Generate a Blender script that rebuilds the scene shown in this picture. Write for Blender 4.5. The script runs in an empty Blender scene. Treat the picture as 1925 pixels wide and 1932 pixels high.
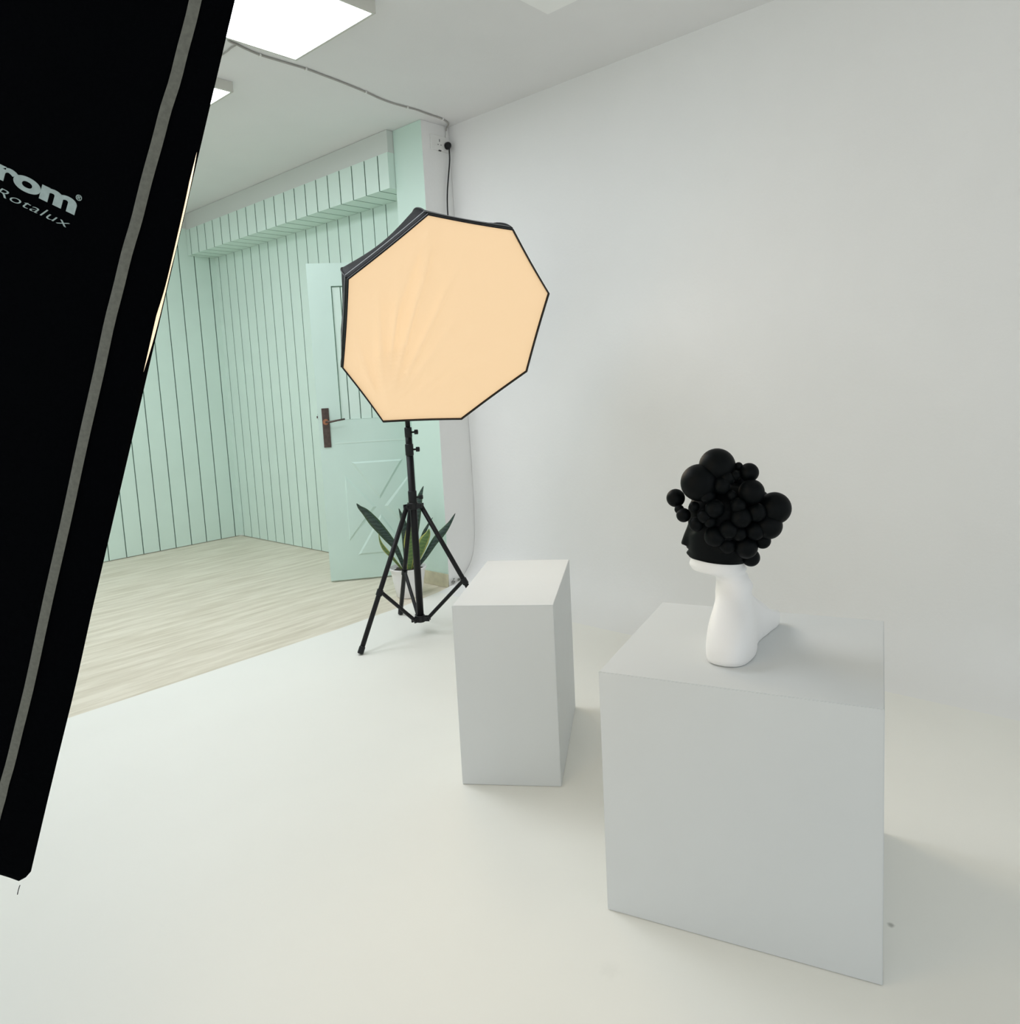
import bpy, bmesh, math, random
from mathutils import Vector, Matrix
from math import sin, cos, pi, radians as R

S = bpy.context.scene
COL = S.collection
V = Vector

# ------------------------------------------------------------------ camera
cam_d = bpy.data.cameras.new('camera'); cam = bpy.data.objects.new('camera', cam_d); COL.objects.link(cam)
rt = V((0.670433, -0.740225, -0.05085)); dn = V((-0.119698, -0.040268, -0.991993)); fw = V((0.732251, 0.671152, -0.1156))
up = -dn; bk = -fw
cam.matrix_world = Matrix(((rt.x, up.x, bk.x, 0), (rt.y, up.y, bk.y, 0), (rt.z, up.z, bk.z, 1.3), (0, 0, 0, 1)))
cam_d.sensor_fit = 'HORIZONTAL'; cam_d.sensor_width = 36.0
cam_d.lens = 36.0 * 1414.59 / 1925
cam_d.shift_y = -(966 - 887.944) / 1925
cam_d.clip_start = 0.02; cam_d.clip_end = 100
S.camera = cam

# ------------------------------------------------------------------ world: daylight from the open side of the studio
w = bpy.data.worlds.new('world'); S.world = w; w.use_nodes = True
bg = w.node_tree.nodes['Background']; bg.inputs[0].default_value = (0.92, 0.97, 1.0, 1); bg.inputs[1].default_value = 0.90
S.view_settings.view_transform = 'Standard'; S.view_settings.look = 'None'
S.view_settings.gamma = 1.0; S.view_settings.exposure = 0.0; S.view_settings.use_curve_mapping = False
PANEL_POWER = 8.6
OCTA_POWER = 0.54

# ------------------------------------------------------------------ materials
def lin(c):
    return tuple(((x / 255) / 12.92 if x / 255 <= 0.04045 else ((x / 255 + 0.055) / 1.055) ** 2.4) for x in c)

def mat(name, rgb, rough=0.6, metal=0.0, noise=0.0, scale=20.0, bump=0.0, bscale=120.0, spec=0.5, emit=None, power=0.0, sheen=0.0):
    m = bpy.data.materials.new(name); m.use_nodes = True
    nt = m.node_tree; N = nt.nodes; L = nt.links; b = N['Principled BSDF']
    b.inputs['Base Color'].default_value = (*rgb, 1); b.inputs['Roughness'].default_value = rough
    b.inputs['Metallic'].default_value = metal; b.inputs['Specular IOR Level'].default_value = spec
    if sheen: b.inputs['Sheen Weight'].default_value = sheen
    tc = N.new('ShaderNodeTexCoord')
    if noise > 0:
        n = N.new('ShaderNodeTexNoise'); n.inputs['Scale'].default_value = scale; n.inputs['Detail'].default_value = 5
        L.new(tc.outputs['Object'], n.inputs['Vector'])
        r = N.new('ShaderNodeValToRGB')
        r.color_ramp.elements[0].position = 0.3; r.color_ramp.elements[1].position = 0.7
        r.color_ramp.elements[0].color = (*[c * (1 - noise) for c in rgb], 1)
        r.color_ramp.elements[1].color = (*[min(1, c * (1 + noise)) for c in rgb], 1)
        L.new(n.outputs['Fac'], r.inputs['Fac']); L.new(r.outputs['Color'], b.inputs['Base Color'])
    if bump > 0:
        n2 = N.new('ShaderNodeTexNoise'); n2.inputs['Scale'].default_value = bscale; n2.inputs['Detail'].default_value = 3
        L.new(tc.outputs['Object'], n2.inputs['Vector'])
        bp = N.new('ShaderNodeBump'); bp.inputs['Strength'].default_value = bump; bp.inputs['Distance'].default_value = 0.01
        L.new(n2.outputs['Fac'], bp.inputs['Height']); L.new(bp.outputs['Normal'], b.inputs['Normal'])
    if emit:
        b.inputs['Emission Color'].default_value = (*emit, 1); b.inputs['Emission Strength'].default_value = power
    return m

M_wall = mat('white_wall_paint', (0.85, 0.85, 0.83), 0.75, noise=0.01, scale=3, bump=0.08, bscale=60)
M_ceil = mat('ceiling_paint', (0.80, 0.795, 0.79), 0.85, noise=0.01, scale=4, bump=0.05)
M_cyc = mat('white_floor_paint', (0.87, 0.865, 0.805), 0.55, noise=0.015, scale=1.5, bump=0.03, bscale=30)
def add_scuffs(m, spots):
    nt = m.node_tree; N = nt.nodes; L = nt.links; b = N['Principled BSDF']; src = b.inputs['Base Color'].links[0].from_socket
    tc = N.new('ShaderNodeTexCoord'); ns = N.new('ShaderNodeTexNoise'); ns.inputs['Scale'].default_value = 60; L.new(tc.outputs['Object'], ns.inputs['Vector'])
    for (x, y, r, dark) in spots:
        d = N.new('ShaderNodeVectorMath'); d.operation = 'DISTANCE'; d.inputs[1].default_value = (x, y, 0); L.new(tc.outputs['Object'], d.inputs[0])
        ad = N.new('ShaderNodeMath'); ad.operation = 'MULTIPLY_ADD'; ad.inputs[1].default_value = r * 1.6; L.new(ns.outputs['Fac'], ad.inputs[0]); L.new(d.outputs['Value'], ad.inputs[2])
        mr = N.new('ShaderNodeMapRange'); mr.inputs['From Min'].default_value = r * 1.2; mr.inputs['From Max'].default_value = r * 2.0; mr.inputs['To Min'].default_value = dark; mr.inputs['To Max'].default_value = 0
        L.new(ad.outputs[0], mr.inputs['Value'])
        mx = N.new('ShaderNodeMix'); mx.data_type = 'RGBA'; mx.inputs[7].default_value = (.22, .22, .19, 1)
        L.new(mr.outputs[0], mx.inputs['Factor']); L.new(src, mx.inputs[6]); src = mx.outputs[2]
    L.new(src, b.inputs['Base Color'])
add_scuffs(M_cyc, [(1.751, .474, .008, .6), (1.231, .907, .025, .045)])
M_mint = mat('mint_panel_paint', (0.69, 0.84, 0.755), 0.5, noise=0.02, scale=4, bump=0.04, bscale=40)
M_groove = mat('mint_groove_dark_gap', (0.15, 0.27, 0.20), 0.8)  # darker green that the grooves and gaps have themselves
M_door = mat('mint_door_paint', (0.62, 0.79, 0.71), 0.4, noise=0.02, scale=4)
M_band = mat('dull_grey_green_plaster', (0.66, 0.695, 0.655), 0.85)
M_plinth = mat('white_plinth_paint', (0.675, 0.70, 0.70), 0.65, noise=0.01, scale=5)
M_black = mat('black_metal', (0.006, 0.006, 0.007), 0.45, spec=0.25)
M_blackp = mat('black_plastic', (0.006, 0.007, 0.008), 0.4, spec=0.3)
M_fabric = mat('black_softbox_fabric', (0.0012, 0.0015, 0.002), 0.95, bump=0.1, bscale=300, spec=0.02)
M_shell = mat('black_octagon_fabric', (0.0045, 0.005, 0.006), 0.6, bump=0.1, bscale=200, spec=0.12)
M_silver = mat('silver_edge_binding', (0.40, 0.41, 0.42), 0.5)
M_piping = mat('grey_reflective_piping', (0.13, 0.13, 0.105), 0.6, noise=0.15, scale=200)
M_logo = mat('pale_grey_print', (0.34, 0.42, 0.40), 0.7, noise=0.1, scale=150)
M_bust = mat('matt_white_plaster', (0.90, 0.90, 0.89), 0.55, bump=0.05, bscale=80)
M_ball = mat('matt_black_ball', (0.0015, 0.0025, 0.003), 0.48, spec=0.09)
M_pot = mat('white_glazed_pot', (0.82, 0.82, 0.81), 0.3)
M_soil = mat('dark_soil', (0.05, 0.04, 0.03), 0.95, noise=0.4, scale=60)
M_bronze = mat('dark_bronze', (0.10, 0.075, 0.065), 0.4, metal=0.6, noise=0.2, scale=50)
M_copper = mat('worn_copper', (0.40, 0.18, 0.10), 0.4, metal=0.5)
M_plastic = mat('white_plastic', (0.80, 0.80, 0.77), 0.35)
M_cable = mat('grey_cable_sheath', (0.40, 0.39, 0.36), 0.6)
M_hole = mat('socket_hole', (0.03, 0.03, 0.03), 0.8)
M_frame = mat('lamp_frame', (0.62, 0.62, 0.56), 0.5)
M_led = mat('led_diffuser', (0.9, 0.9, 0.9), 0.5, emit=(0.93, 0.965, 1.03), power=PANEL_POWER)
M_board = mat('beige_skirting_tile', (0.60, 0.56, 0.40), 0.4, noise=0.12, scale=14)
M_debris = mat('broken_plaster', (0.25, 0.25, 0.23), 0.9, noise=0.6, scale=60)

def leaf_mat(name, c1, c2, edge):
    m = mat(name, c1, 0.4); nt = m.node_tree; N = nt.nodes; L = nt.links; b = N['Principled BSDF']
    uv = N.new('ShaderNodeUVMap'); sep = N.new('ShaderNodeSeparateXYZ'); L.new(uv.outputs[0], sep.inputs[0])
    tc = N.new('ShaderNodeTexCoord'); wv = N.new('ShaderNodeTexWave'); wv.bands_direction = 'Z'; wv.inputs['Scale'].default_value = 14
    wv.inputs['Distortion'].default_value = 9; wv.inputs['Detail'].default_value = 3
    L.new(tc.outputs['Object'], wv.inputs['Vector'])
    r = N.new('ShaderNodeValToRGB'); r.color_ramp.elements[0].color = (*c1, 1); r.color_ramp.elements[1].color = (*c2, 1)
    L.new(wv.outputs['Fac'], r.inputs['Fac'])
    r2 = N.new('ShaderNodeValToRGB'); e = r2.color_ramp.elements
    e[0].position = 0.0; e[0].color = (1, 1, 1, 1); e[1].position = 1.0; e[1].color = (1, 1, 1, 1)
    for p, v in ((0.14, 1), (0.17, 0), (0.83, 0), (0.86, 1)):
        q = e.new(p); q.color = (v, v, v, 1)
    L.new(sep.outputs['X'], r2.inputs['Fac'])
    mx = N.new('ShaderNodeMix'); mx.data_type = 'RGBA'
    L.new(r2.outputs['Color'], mx.inputs['Factor']); L.new(r.outputs['Color'], mx.inputs[6]); mx.inputs[7].default_value = (*edge, 1)
    L.new(mx.outputs[2], b.inputs['Base Color'])
    return m
M_leaf = leaf_mat('dark_snake_leaf', (0.010, 0.03, 0.022), (0.035, 0.07, 0.055), (0.03, 0.08, 0.03))
M_leafy = leaf_mat('yellow_edged_leaf', (0.07, 0.14, 0.04), (0.12, 0.20, 0.05), (0.36, 0.38, 0.09))

def tile_mat():
    m = mat('wood_look_floor_tile', (0.6, 0.6, 0.48), 0.4); nt = m.node_tree; N = nt.nodes; L = nt.links; b = N['Principled BSDF']
    tc = N.new('ShaderNodeTexCoord')
    def noise(sx, sy, sc, det=6, rough=0.6):
        mp = N.new('ShaderNodeMapping'); mp.inputs['Scale'].default_value = (sx, sy, 1)
        L.new(tc.outputs['Object'], mp.inputs['Vector'])
        n = N.new('ShaderNodeTexNoise'); n.inputs['Scale'].default_value = sc; n.inputs['Detail'].default_value = det
        n.inputs['Roughness'].default_value = rough; L.new(mp.outputs[0], n.inputs['Vector']); return n
    n1 = noise(1.0, 9.0, 2.2); r1 = N.new('ShaderNodeValToRGB')
    r1.color_ramp.elements[0].position = 0.36; r1.color_ramp.elements[0].color = (0.65, 0.58, 0.455, 1)
    r1.color_ramp.elements[1].position = 0.62; r1.color_ramp.elements[1].color = (0.82, 0.755, 0.63, 1)
    L.new(n1.outputs['Fac'], r1.inputs['Fac'])
    n2 = noise(1.4, 26.0, 2.4, 8, 0.7); r2 = N.new('ShaderNodeValToRGB')
    r2.color_ramp.elements[0].position = 0.30; r2.color_ramp.elements[0].color = (0.84, 0.82, 0.79, 1)
    r2.color_ramp.elements[1].position = 0.46; r2.color_ramp.elements[1].color = (1, 1, 1, 1)
    L.new(n2.outputs['Fac'], r2.inputs['Fac'])
    mx = N.new('ShaderNodeMix'); mx.data_type = 'RGBA'; mx.blend_type = 'MULTIPLY'; mx.inputs['Factor'].default_value = 1
    L.new(r1.outputs['Color'], mx.inputs[6]); L.new(r2.outputs['Color'], mx.inputs[7]); L.new(mx.outputs[2], b.inputs['Base Color'])
    return m
M_tile = tile_mat()

def diffuser_mat(name, col, power):
    # back-lit cloth: the lamp inside makes the cloth glow, a little unevenly where it creases
    m = mat(name, (0.74, 0.60, 0.44), 0.85); nt = m.node_tree; N = nt.nodes; L = nt.links; b = N['Principled BSDF']
    b.inputs['Emission Color'].default_value = (*col, 1); b.inputs['Emission Strength'].default_value = power
    return m
M_octa = diffuser_mat('glowing_peach_cloth', (0.92, 0.59, 0.29), OCTA_POWER)
M_front = diffuser_mat('glowing_cream_cloth', (1.0, 0.80, 0.55), 1.25)

# ------------------------------------------------------------------ helpers
def link(name, me, m, parent=None, smooth=False, extra=()):
    if isinstance(me, bmesh.types.BMesh):
        bm = me; bmesh.ops.recalc_face_normals(bm, faces=bm.faces)
        me = bpy.data.meshes.new(name); bm.to_mesh(me); bm.free()
    for q in [m, *extra]: me.materials.append(q)
    if smooth:
        for p in me.polygons: p.use_smooth = True
    o = bpy.data.objects.new(name, me); COL.objects.link(o)
    if parent: o.parent = parent
    return o

def thing(name, label, cat, loc=(0, 0, 0), rotz=0.0, group=None):
    o = bpy.data.objects.new(name, None); COL.objects.link(o); o.empty_display_size = 0.1
    o.location = loc; o.rotation_euler = (0, 0, rotz)
    return tag(o, label, cat, group)

def tag(o, label, cat, group=None):
    o['label'] = label; o['category'] = cat
    if group: o['group'] = group
    return o

def struct(o, label=None):
    o['kind'] = 'structure'
    if label: o['label'] = label
    return o

def box(bm, lo, hi, bev=0.0, mi=0, mtx=None):
    r = bmesh.ops.create_cube(bm, size=1.0); vs = r['verts']
    for v in vs:
        v.co = V([lo[i] + (v.co[i] + 0.5) * (hi[i] - lo[i]) for i in range(3)])
    if bev > 0:
        es = list({e for v in vs for e in v.link_edges})
        rr = bmesh.ops.bevel(bm, geom=es, offset=bev, segments=2, affect='EDGES', profile=0.7)
        vs = list({v for f in rr['faces'] for v in f.verts} | {v for v in vs if v.is_valid})
    if mi:
        for f in {f for v in vs for f in v.link_faces}: f.material_index = mi
    if mtx is not None:
        for v in vs: v.co = mtx @ v.co
    return vs

def tube(bm, pts, rad, seg=12, caps=True):
    pts = [V(p) for p in pts]; n = len(pts)
    rads = rad if isinstance(rad, (list, tuple)) else [rad] * n
    prev = None; rings = []
    for i, p in enumerate(pts):
        t = (pts[min(i + 1, n - 1)] - pts[max(i - 1, 0)]).normalized()
        if prev is None:
            a = V((0, 0, 1)) if abs(t.z) < 0.9 else V((1, 0, 0)); x = t.cross(a).normalized()
        else:
            x = (prev - t * prev.dot(t)).normalized()
        prev = x; y = t.cross(x)
        rings.append([bm.verts.new(p + (x * cos(2 * pi * k / seg) + y * sin(2 * pi * k / seg)) * rads[i]) for k in range(seg)])
    for a, b in zip(rings, rings[1:]):
        for k in range(seg): bm.faces.new((a[k], a[(k + 1) % seg], b[(k + 1) % seg], b[k]))
    if caps:
        bm.faces.new(rings[0]); bm.faces.new(rings[-1])
    return rings

def loft(bm, rings, cap0=True, cap1=True):
    vr = [[bm.verts.new(V(p)) for p in r] for r in rings]
    n = len(vr[0])
    for a, b in zip(vr, vr[1:]):
        for k in range(n): bm.faces.new((a[k], a[(k + 1) % n], b[(k + 1) % n], b[k]))
    if cap0: bm.faces.new(vr[0])
    if cap1: bm.faces.new(vr[-1])
    return vr

def catmull(pts, n=6, closed=False):
    P = [V(p) for p in pts]; m = len(P); out = []
    rng = range(m) if closed else range(m - 1)
    for i in rng:
        p0 = P[(i - 1) % m] if closed else P[max(i - 1, 0)]; p1 = P[i % m]; p2 = P[(i + 1) % m]
        p3 = P[(i + 2) % m] if closed else P[min(i + 2, m - 1)]
        for k in range(n):
            t = k / n
            out.append(0.5 * ((2 * p1) + (p2 - p0) * t + (2 * p0 - 5 * p1 + 4 * p2 - p3) * t * t + (3 * p1 - p0 - 3 * p2 + p3) * t ** 3))
    if not closed: out.append(P[-1])
    return out

def text_mesh(body, size, bold=0.0, shear=0.0, spacing=1.0, depth=0.0003):
    cu = bpy.data.curves.new('txt', 'FONT'); cu.body = body; cu.size = size; cu.offset = bold; cu.shear = shear
    cu.space_character = spacing; cu.extrude = depth; cu.fill_mode = 'BOTH'
    o = bpy.data.objects.new('txt', cu); COL.objects.link(o)
    dg = bpy.context.evaluated_depsgraph_get(); dg.update()
    me = bpy.data.meshes.new_from_object(o.evaluated_get(dg))
    bpy.data.objects.remove(o); bpy.data.curves.remove(cu)
    return me

H = 2.922          # ceiling height
XW = 3.43          # far wall plane
YL = 6.65          # left wall plane
PT = 2.785         # top of the panelling

# ------------------------------------------------------------------ structure
# tiled floor
bm = bmesh.new(); box(bm, (-2.6, -2.6, -0.10), (3.75, 6.75, -0.005))
struct(link('floor', bm, M_tile), 'pale wood-look tiled floor of the mint alcove')

# white painted cyclorama floor and the wall it curves into
prof = [(-2.6, 0.0), (-1.0, 0), (0.5, 0.0), (1.5, 0.0), (2.3, 0), (2.8, 0.0), (3.10, 0.0)]
cove = [(3.10, 0.0), (3.17, 0.002), (3.24, 0.008), (3.30, 0.02), (3.345, 0.038), (3.385, 0.068), (3.418, 0.10), (3.441, 0.133), (3.462, 0.175), (3.474, 0.215), (3.486, 0.28), (3.493, 0.36), (3.498, 0.47), (3.499, 0.6), (3.497, 0.8), (3.49, 1.2), (3.48, 1.8), (3.47, 2.4), (3.462, H)]
def yend(x):
    pts = [(-2.6, 3.44), (2.16, 3.446), (2.61, 3.468), (2.95, 3.49), (3.15, 3.53), (3.27, 3.549), (9, 3.549)]
    for (a, ya), (b, yb) in zip(pts, pts[1:]):
        if a <= x <= b: return ya + (yb - ya) * (x - a) / (b - a)
def sheet(profile, thick):
    bm = bmesh.new(); rows = []
    ys = [-2.6, -1.5, 0, 1, 2, 2.6, 3.0, 3.3]
    for x, z in profile:
        rows.append([bm.verts.new((x, y, z)) for y in ys] + [bm.verts.new((x, yend(x), z))])
    for a, b in zip(rows, rows[1:]):
        for k in range(len(a) - 1): bm.faces.new((a[k], a[k + 1], b[k + 1], b[k]))
    # outer skin
    n = len(profile); rows2 = []
    for i, (x, z) in enumerate(profile):
        a = profile[max(i - 1, 0)]; b = profile[min(i + 1, n - 1)]
        t = V((b[0] - a[0], b[1] - a[1])).normalized(); nn = V((t.y, -t.x)) * thick
        rows2.append([bm.verts.new((x + nn.x, y, z + nn.y)) for y in (ys[0], yend(x))])
    for a, b in zip(rows2, rows2[1:]): bm.faces.new((a[0], b[0], b[1], a[1]))
    for i in range(n - 1): bm.faces.new((rows[i][-1], rows2[i][-1], rows2[i + 1][-1], rows[i + 1][-1]))
    return bm
bm = sheet(prof, 0.004); o = link('floor.001', bm, M_cyc); struct(o, 'glossy white painted studio floor')
bm = sheet(cove, 0.012); o = link('wall_right', bm, M_wall, smooth=True); struct(o, 'white cyclorama wall curving down into the white floor')
md = o.modifiers.new('e', 'EDGE_SPLIT'); md.split_angle = R(40)

def panel_wall(axis_len, grooves, z0, z1, gw=0.0075, gd=0.010):
    # cross-section in local x (length) / y (depth into wall, +y), extruded z0..z1
    bm = bmesh.new(); pts = [(0, 0, 0)]
    for g in sorted(grooves):
        if g - gw / 2 <= 0.01 or g + gw / 2 >= axis_len - 0.01: continue
        pts += [(g - gw / 2, 0, 0), (g - gw / 2 + 0.001, gd, 1), (g + gw / 2 - 0.001, gd, 1), (g + gw / 2, 0, 1)]
    pts.append((axis_len, 0, 0))
    lo = [bm.verts.new((x, y, z0)) for x, y, _ in pts]; hi = [bm.verts.new((x, y, z1)) for x, y, _ in pts]
    for i in range(len(pts) - 1):
        f = bm.faces.new((lo[i], lo[i + 1], hi[i + 1], hi[i])); f.material_index = pts[i + 1][2]
    T = 0.06
    b0, b1 = bm.verts.new((0, T, z0)), bm.verts.new((axis_len, T, z0)); t0, t1 = bm.verts.new((0, T, z1)), bm.verts.new((axis_len, T, z1))
    bm.faces.new((b0, t0, t1, b1)); bm.faces.new(lo[::-1] + [b0, b1]); bm.faces.new(hi + [t1, t0])
    bm.faces.new((lo[0], hi[0], t0, b0)); bm.faces.new((lo[-1], b1, t1, hi[-1]))
    return bm

# far wall (faces -x), runs along y 3.55..6.65
def to_far(bm, x):
    for v in bm.verts: v.co = V((x + v.co.y, YL - v.co.x, v.co.z))
fy = [5.311 + 0.1415 * k for k in range(-10, 10)]
bm = panel_wall(YL - 3.56, [YL - y for y in fy], 0.0, PT); to_far(bm, XW)
box(bm, (XW, 3.56, PT), (XW + 0.06, YL, H), mi=2)
struct(link('wall_back', bm, M_mint, extra=(M_groove, M_band)), 'mint green grooved plank wall behind the open door')
# left wall (faces -y), x -2.6..3.43
lx = [2.391 + 0.1405 * k for k in range(-36, 8)]
bm = panel_wall(XW + 2.6, [x + 2.6 for x in lx], 0.0, 2.80)
for v in bm.verts: v.co = V((v.co.x - 2.6, YL + v.co.y, v.co.z))
box(bm, (-2.6, YL, 2.80), (XW, YL + 0.06, H), mi=2)
struct(link('wall_left', bm, M_mint, extra=(M_groove, M_band)), 'mint green grooved plank wall at the left')

# beam clad in the same planks
bm = bmesh.new(); BX = 3.18; bz = 2.566; y0, y1 = 3.823, YL - 0.003
gs = [3.785 + 0.1395 * k for k in range(0, 22)]
pts = [(y0, 0, 0)]
for g in gs:
    if g < y0 + 0.02 or g > y1 - 0.02: continue
    pts += [(g - .0045, 0, 0), (g - .0035, .012, 1), (g + .0035, .012, 1), (g + .0045, 0, 1)]
pts.append((y1, 0, 0))
A = [bm.verts.new((BX + d, y, PT)) for y, d, _ in pts]; B = [bm.verts.new((BX + d, y, bz + d)) for y, d, _ in pts]; C = [bm.verts.new((XW - 0.002, y, bz + d)) for y, d, _ in pts]
for i in range(len(pts) - 1):
    for P, Q in ((A, B), (B, C)):
        f = bm.faces.new((P[i], P[i + 1], Q[i + 1], Q[i])); f.material_index = pts[i + 1][2]
e = [bm.verts.new((XW - 0.002, y, PT)) for y in (y0, y1)]
bm.faces.new((A[0], B[0], C[0], e[0])); bm.faces.new((A[-1], B[-1], C[-1], e[1])[::-1]); bm.faces.new((*A, e[1], e[0]))
box(bm, (BX + 0.004, y0, PT), (XW - 0.002, y1, H - 0.002), mi=2)
struct(link('trim_1', bm, M_mint, extra=(M_groove, M_band)), 'plank-clad beam under the ceiling')

# pilaster between the white wall and the alcove: mint front, white side
bm = bmesh.new(); box(bm, (3.232, 3.552, 0), (XW + .1, 3.82, H - 0.001))
for f in bm.faces:
    if f.normal.y < -0.5 or f.calc_center_median().y < 3.553: f.material_index = 1
o = link('trim_2', bm, mat('mint_pilaster_paint', (0.63, 0.80, 0.71), 0.45, noise=0.01, scale=3), extra=(M_wall,)); struct(o, 'smooth mint pilaster with a white side')
bm = bmesh.new(); box(bm, (3.220, 3.552, -0.004), (3.231, 3.825, 0.085), bev=0.002)
struct(link('baseboard_right', bm, M_board), 'beige tile skirting at the foot of the pilaster')

# ceiling
bm = bmesh.new(); box(bm, (-2.6, -2.6, H), (3.75, YL + 0.1, H + 0.1))
struct(link('ceiling', bm, M_ceil), 'white plaster ceiling')
bm = bmesh.new(); box(bm, (2.20, 1.60, H - 0.008), (2.79, 2.19, H - 0.0005), bev=0.003)
o = link('trim_3', bm, mat('pale_ceiling_patch', (0.92, 0.92, 0.90), 0.8)); struct(o, 'flat pale square patch on the ceiling')  # square a little paler than the ceiling paint

# ------------------------------------------------------------------ ceiling lamps
def panel(x1, y0, label, first=None):
    if first is None:
        t = thing('ceiling_light', label, 'ceiling light', (x1 - 0.6, y0 + 0.3, H), group='ceiling lamps in a row')
        bm = bmesh.new(); h = 0.305; g = 0.605
        box(bm, (-g, -h, -0.052), (-g + .014, h, -0.001)); box(bm, (g - .014, -h, -0.052), (g, h, -0.001))
        box(bm, (-g, -h, -0.052), (g, -h + .014, -0.001)); box(bm, (-g, h - .014, -0.052), (g, h, -0.001))
        box(bm, (-g + .01, -h + .01, -0.02), (g - .01, h - .01, -0.001))
        link('frame', bm, M_frame, t)
        bm = bmesh.new(); box(bm, (-g + .013, -h + .013, -0.0525), (g - .013, h - .013, -0.022), bev=0.001)
        link('diffuser', bm, M_led, t)
        return t
    t = first.copy(); COL.objects.link(t); t.location = (x1 - 0.6, y0 + 0.3, H); t['label'] = label
    for c in first.children:
        d = c.copy(); COL.objects.link(d); d.parent = t
    return t
p1 = panel(2.155, 2.615, 'large glowing rectangular ceiling lamp nearest the camera, beside the grey cable')
panel(2.115, 3.755, 'smaller-looking glowing ceiling lamp farther back, half hidden by the black softbox', p1)
panel(2.10, 4.95, 'added ceiling lamp deepest in the mint alcove, unseen behind the black softbox', p1)  # assumed lamp, added out of sight to light the alcove

# ------------------------------------------------------------------ plinths
def plinth(name, label, base, wd, dp, hh):
    # base = front left corner, wd/dp = width and depth vectors
    f = [V((*base, 0)), V((*base, 0)) + V((*wd, 0)), V((*base, 0)) + V((*wd, 0)) + V((*dp, 0)), V((*base, 0)) + V((*dp, 0))]
    c = sum(f, V()) / 4; loc = V((c.x, c.y, 0.0005))
    bm = bmesh.new(); vs = [bm.verts.new(p - c) for p in f] + [bm.verts.new(p - c + V((0, 0, hh - .0005))) for p in f]
    for q in ((3, 2, 1, 0), (4, 5, 6, 7), (0, 1, 5, 4), (1, 2, 6, 5), (2, 3, 7, 6), (3, 0, 4, 7)): bm.faces.new([vs[i] for i in q])
    bmesh.ops.recalc_face_normals(bm, faces=bm.faces)
    bmesh.ops.bevel(bm, geom=list(bm.edges), offset=0.0015, segments=2, affect='EDGES')
    o = link(name, bm, M_plinth); o.location = loc
    return tag(o, label, 'plinth')
plinth('display_plinth', 'tall narrow white plinth between the light stand and the larger cube', (1.577, 1.728), (0.183, -0.269), (0.504, 0.326), 0.604)
plinth('display_plinth', 'large white cube plinth carrying the bust with black balls', (1.386, 1.019), (0.167, -0.584), (0.562, 0.161), 0.611)

# ------------------------------------------------------------------ bust
ang = R(116); F = V((cos(ang), sin(ang), 0)); Sd = V((-sin(ang), cos(ang), 0)); Z = V((0, 0, 1))
BO = V((1.72, 0.80, 0.6115))
def L3(f, s, z): return F * f + Sd * s + Z * z
bust = thing('mannequin_bust', 'white plaster bust with bare neck and jaw on the large cube plinth', 'bust', BO)
base = [(.099, .093), (.093, .117), (.075, .133), (.052, .140), (.029, .137), (.010, .120), (-.006, .085), (-.017, .049), (-.022, .010), (-.023, -.02), (-.030, -.055), (-.040, -.082), (-.052, -.110), (-.066, -.145), (-.084, -.185), (-.086, -.205), (-.075, -.218), (-.052, -.216), (-.022, -.195), (.004, -.16), (.028, -.12), (.048, -.08), (.065, -.04), (.080, .0), (.092, .04), (.098, .07)]
NB = 64
bp = catmull([(a, b, 0) for a, b in base], 8, True)
# resample to NB by angle about centre
def resample(poly, n):
    L = [0]
    m = len(poly)
    for i in range(m): L.append(L[-1] + (poly[(i + 1) % m] - poly[i]).length)
    out = []
    for k in range(n):
        d = L[-1] * k / n; i = max(j for j in range(m) if L[j] <= d + 1e-9); t = (d - L[i]) / max(1e-9, L[i + 1] - L[i])
        out.append(poly[i].lerp(poly[(i + 1) % m], t))
    return out
bp = resample(bp, NB)
def ell(cf, cs, a, b, rot=0.0, sq=2.0):
    # ring matched in parameter to the base ring
    out = []
    for p in bp:
        q = V((p.x - 0.02, p.y + 0.035, 0)); th = math.atan2(q.y / 2.2, q.x)
        c_, s_ = cos(th), sin(th)
        rr = (abs(c_) ** sq + abs(s_) ** sq) ** (-1 / sq)
        out.append((cf + rr * (a * c_), cs + rr * (b * s_)))
    return out
def mixr(r1, r2, t): return [(a[0] * (1 - t) + b[0] * t, a[1] * (1 - t) + b[1] * t) for a, b in zip(r1, r2)]
neck = ell(.034, -.028, .044, .052)
b2 = [(p.x, p.y) for p in bp]
def grow(r, k): # scale about centre line
    return [(x * 1.0 + (x - 0.01) * k, y + (y + .035) * k) for x, y in r]
rings = []
def addr(r, z): rings.append([L3(x, y, z) for x, y in r])
def blend(t):
    out = []
    for (x0, y0), (x1, y1) in zip(b2, neck):
        far = max(0, min(1, (-y0 - .05) / .13)); te = t ** (1 - .58 * far)
        out.append((x0 + (x1 - x0) * te, y0 + (y1 - y0) * te))
    return out
addr(grow(b2, -.05), 0.0); addr(grow(b2, -.012), .004); addr(b2, .014); addr(grow(b2, .004), .035)
addr(blend(.06), .055); addr(blend(.17), .075); addr(blend(.36), .093)
addr(blend(.58), .108); addr(blend(.78), .122); addr(blend(.93), .138)
addr(ell(.030, -.028, .0455, .051), .155); addr(ell(.034, -.028, .0405, .050), .172)
addr(ell(.038, -.028, .0405, .050, sq=2), .182); addr(ell(.046, -.028, .0440, .052), .187)
addr(ell(.057, -.028, .0535, .055, sq=2.1), .191); addr(ell(.066, -.028, .0660, .059, sq=2.1), .197)
addr(ell(.070, -.028, .0665, .061, sq=2.0), .210); addr(ell(.069, -.028, .0665, .063), .226)
head_z0 = len(rings)
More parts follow.
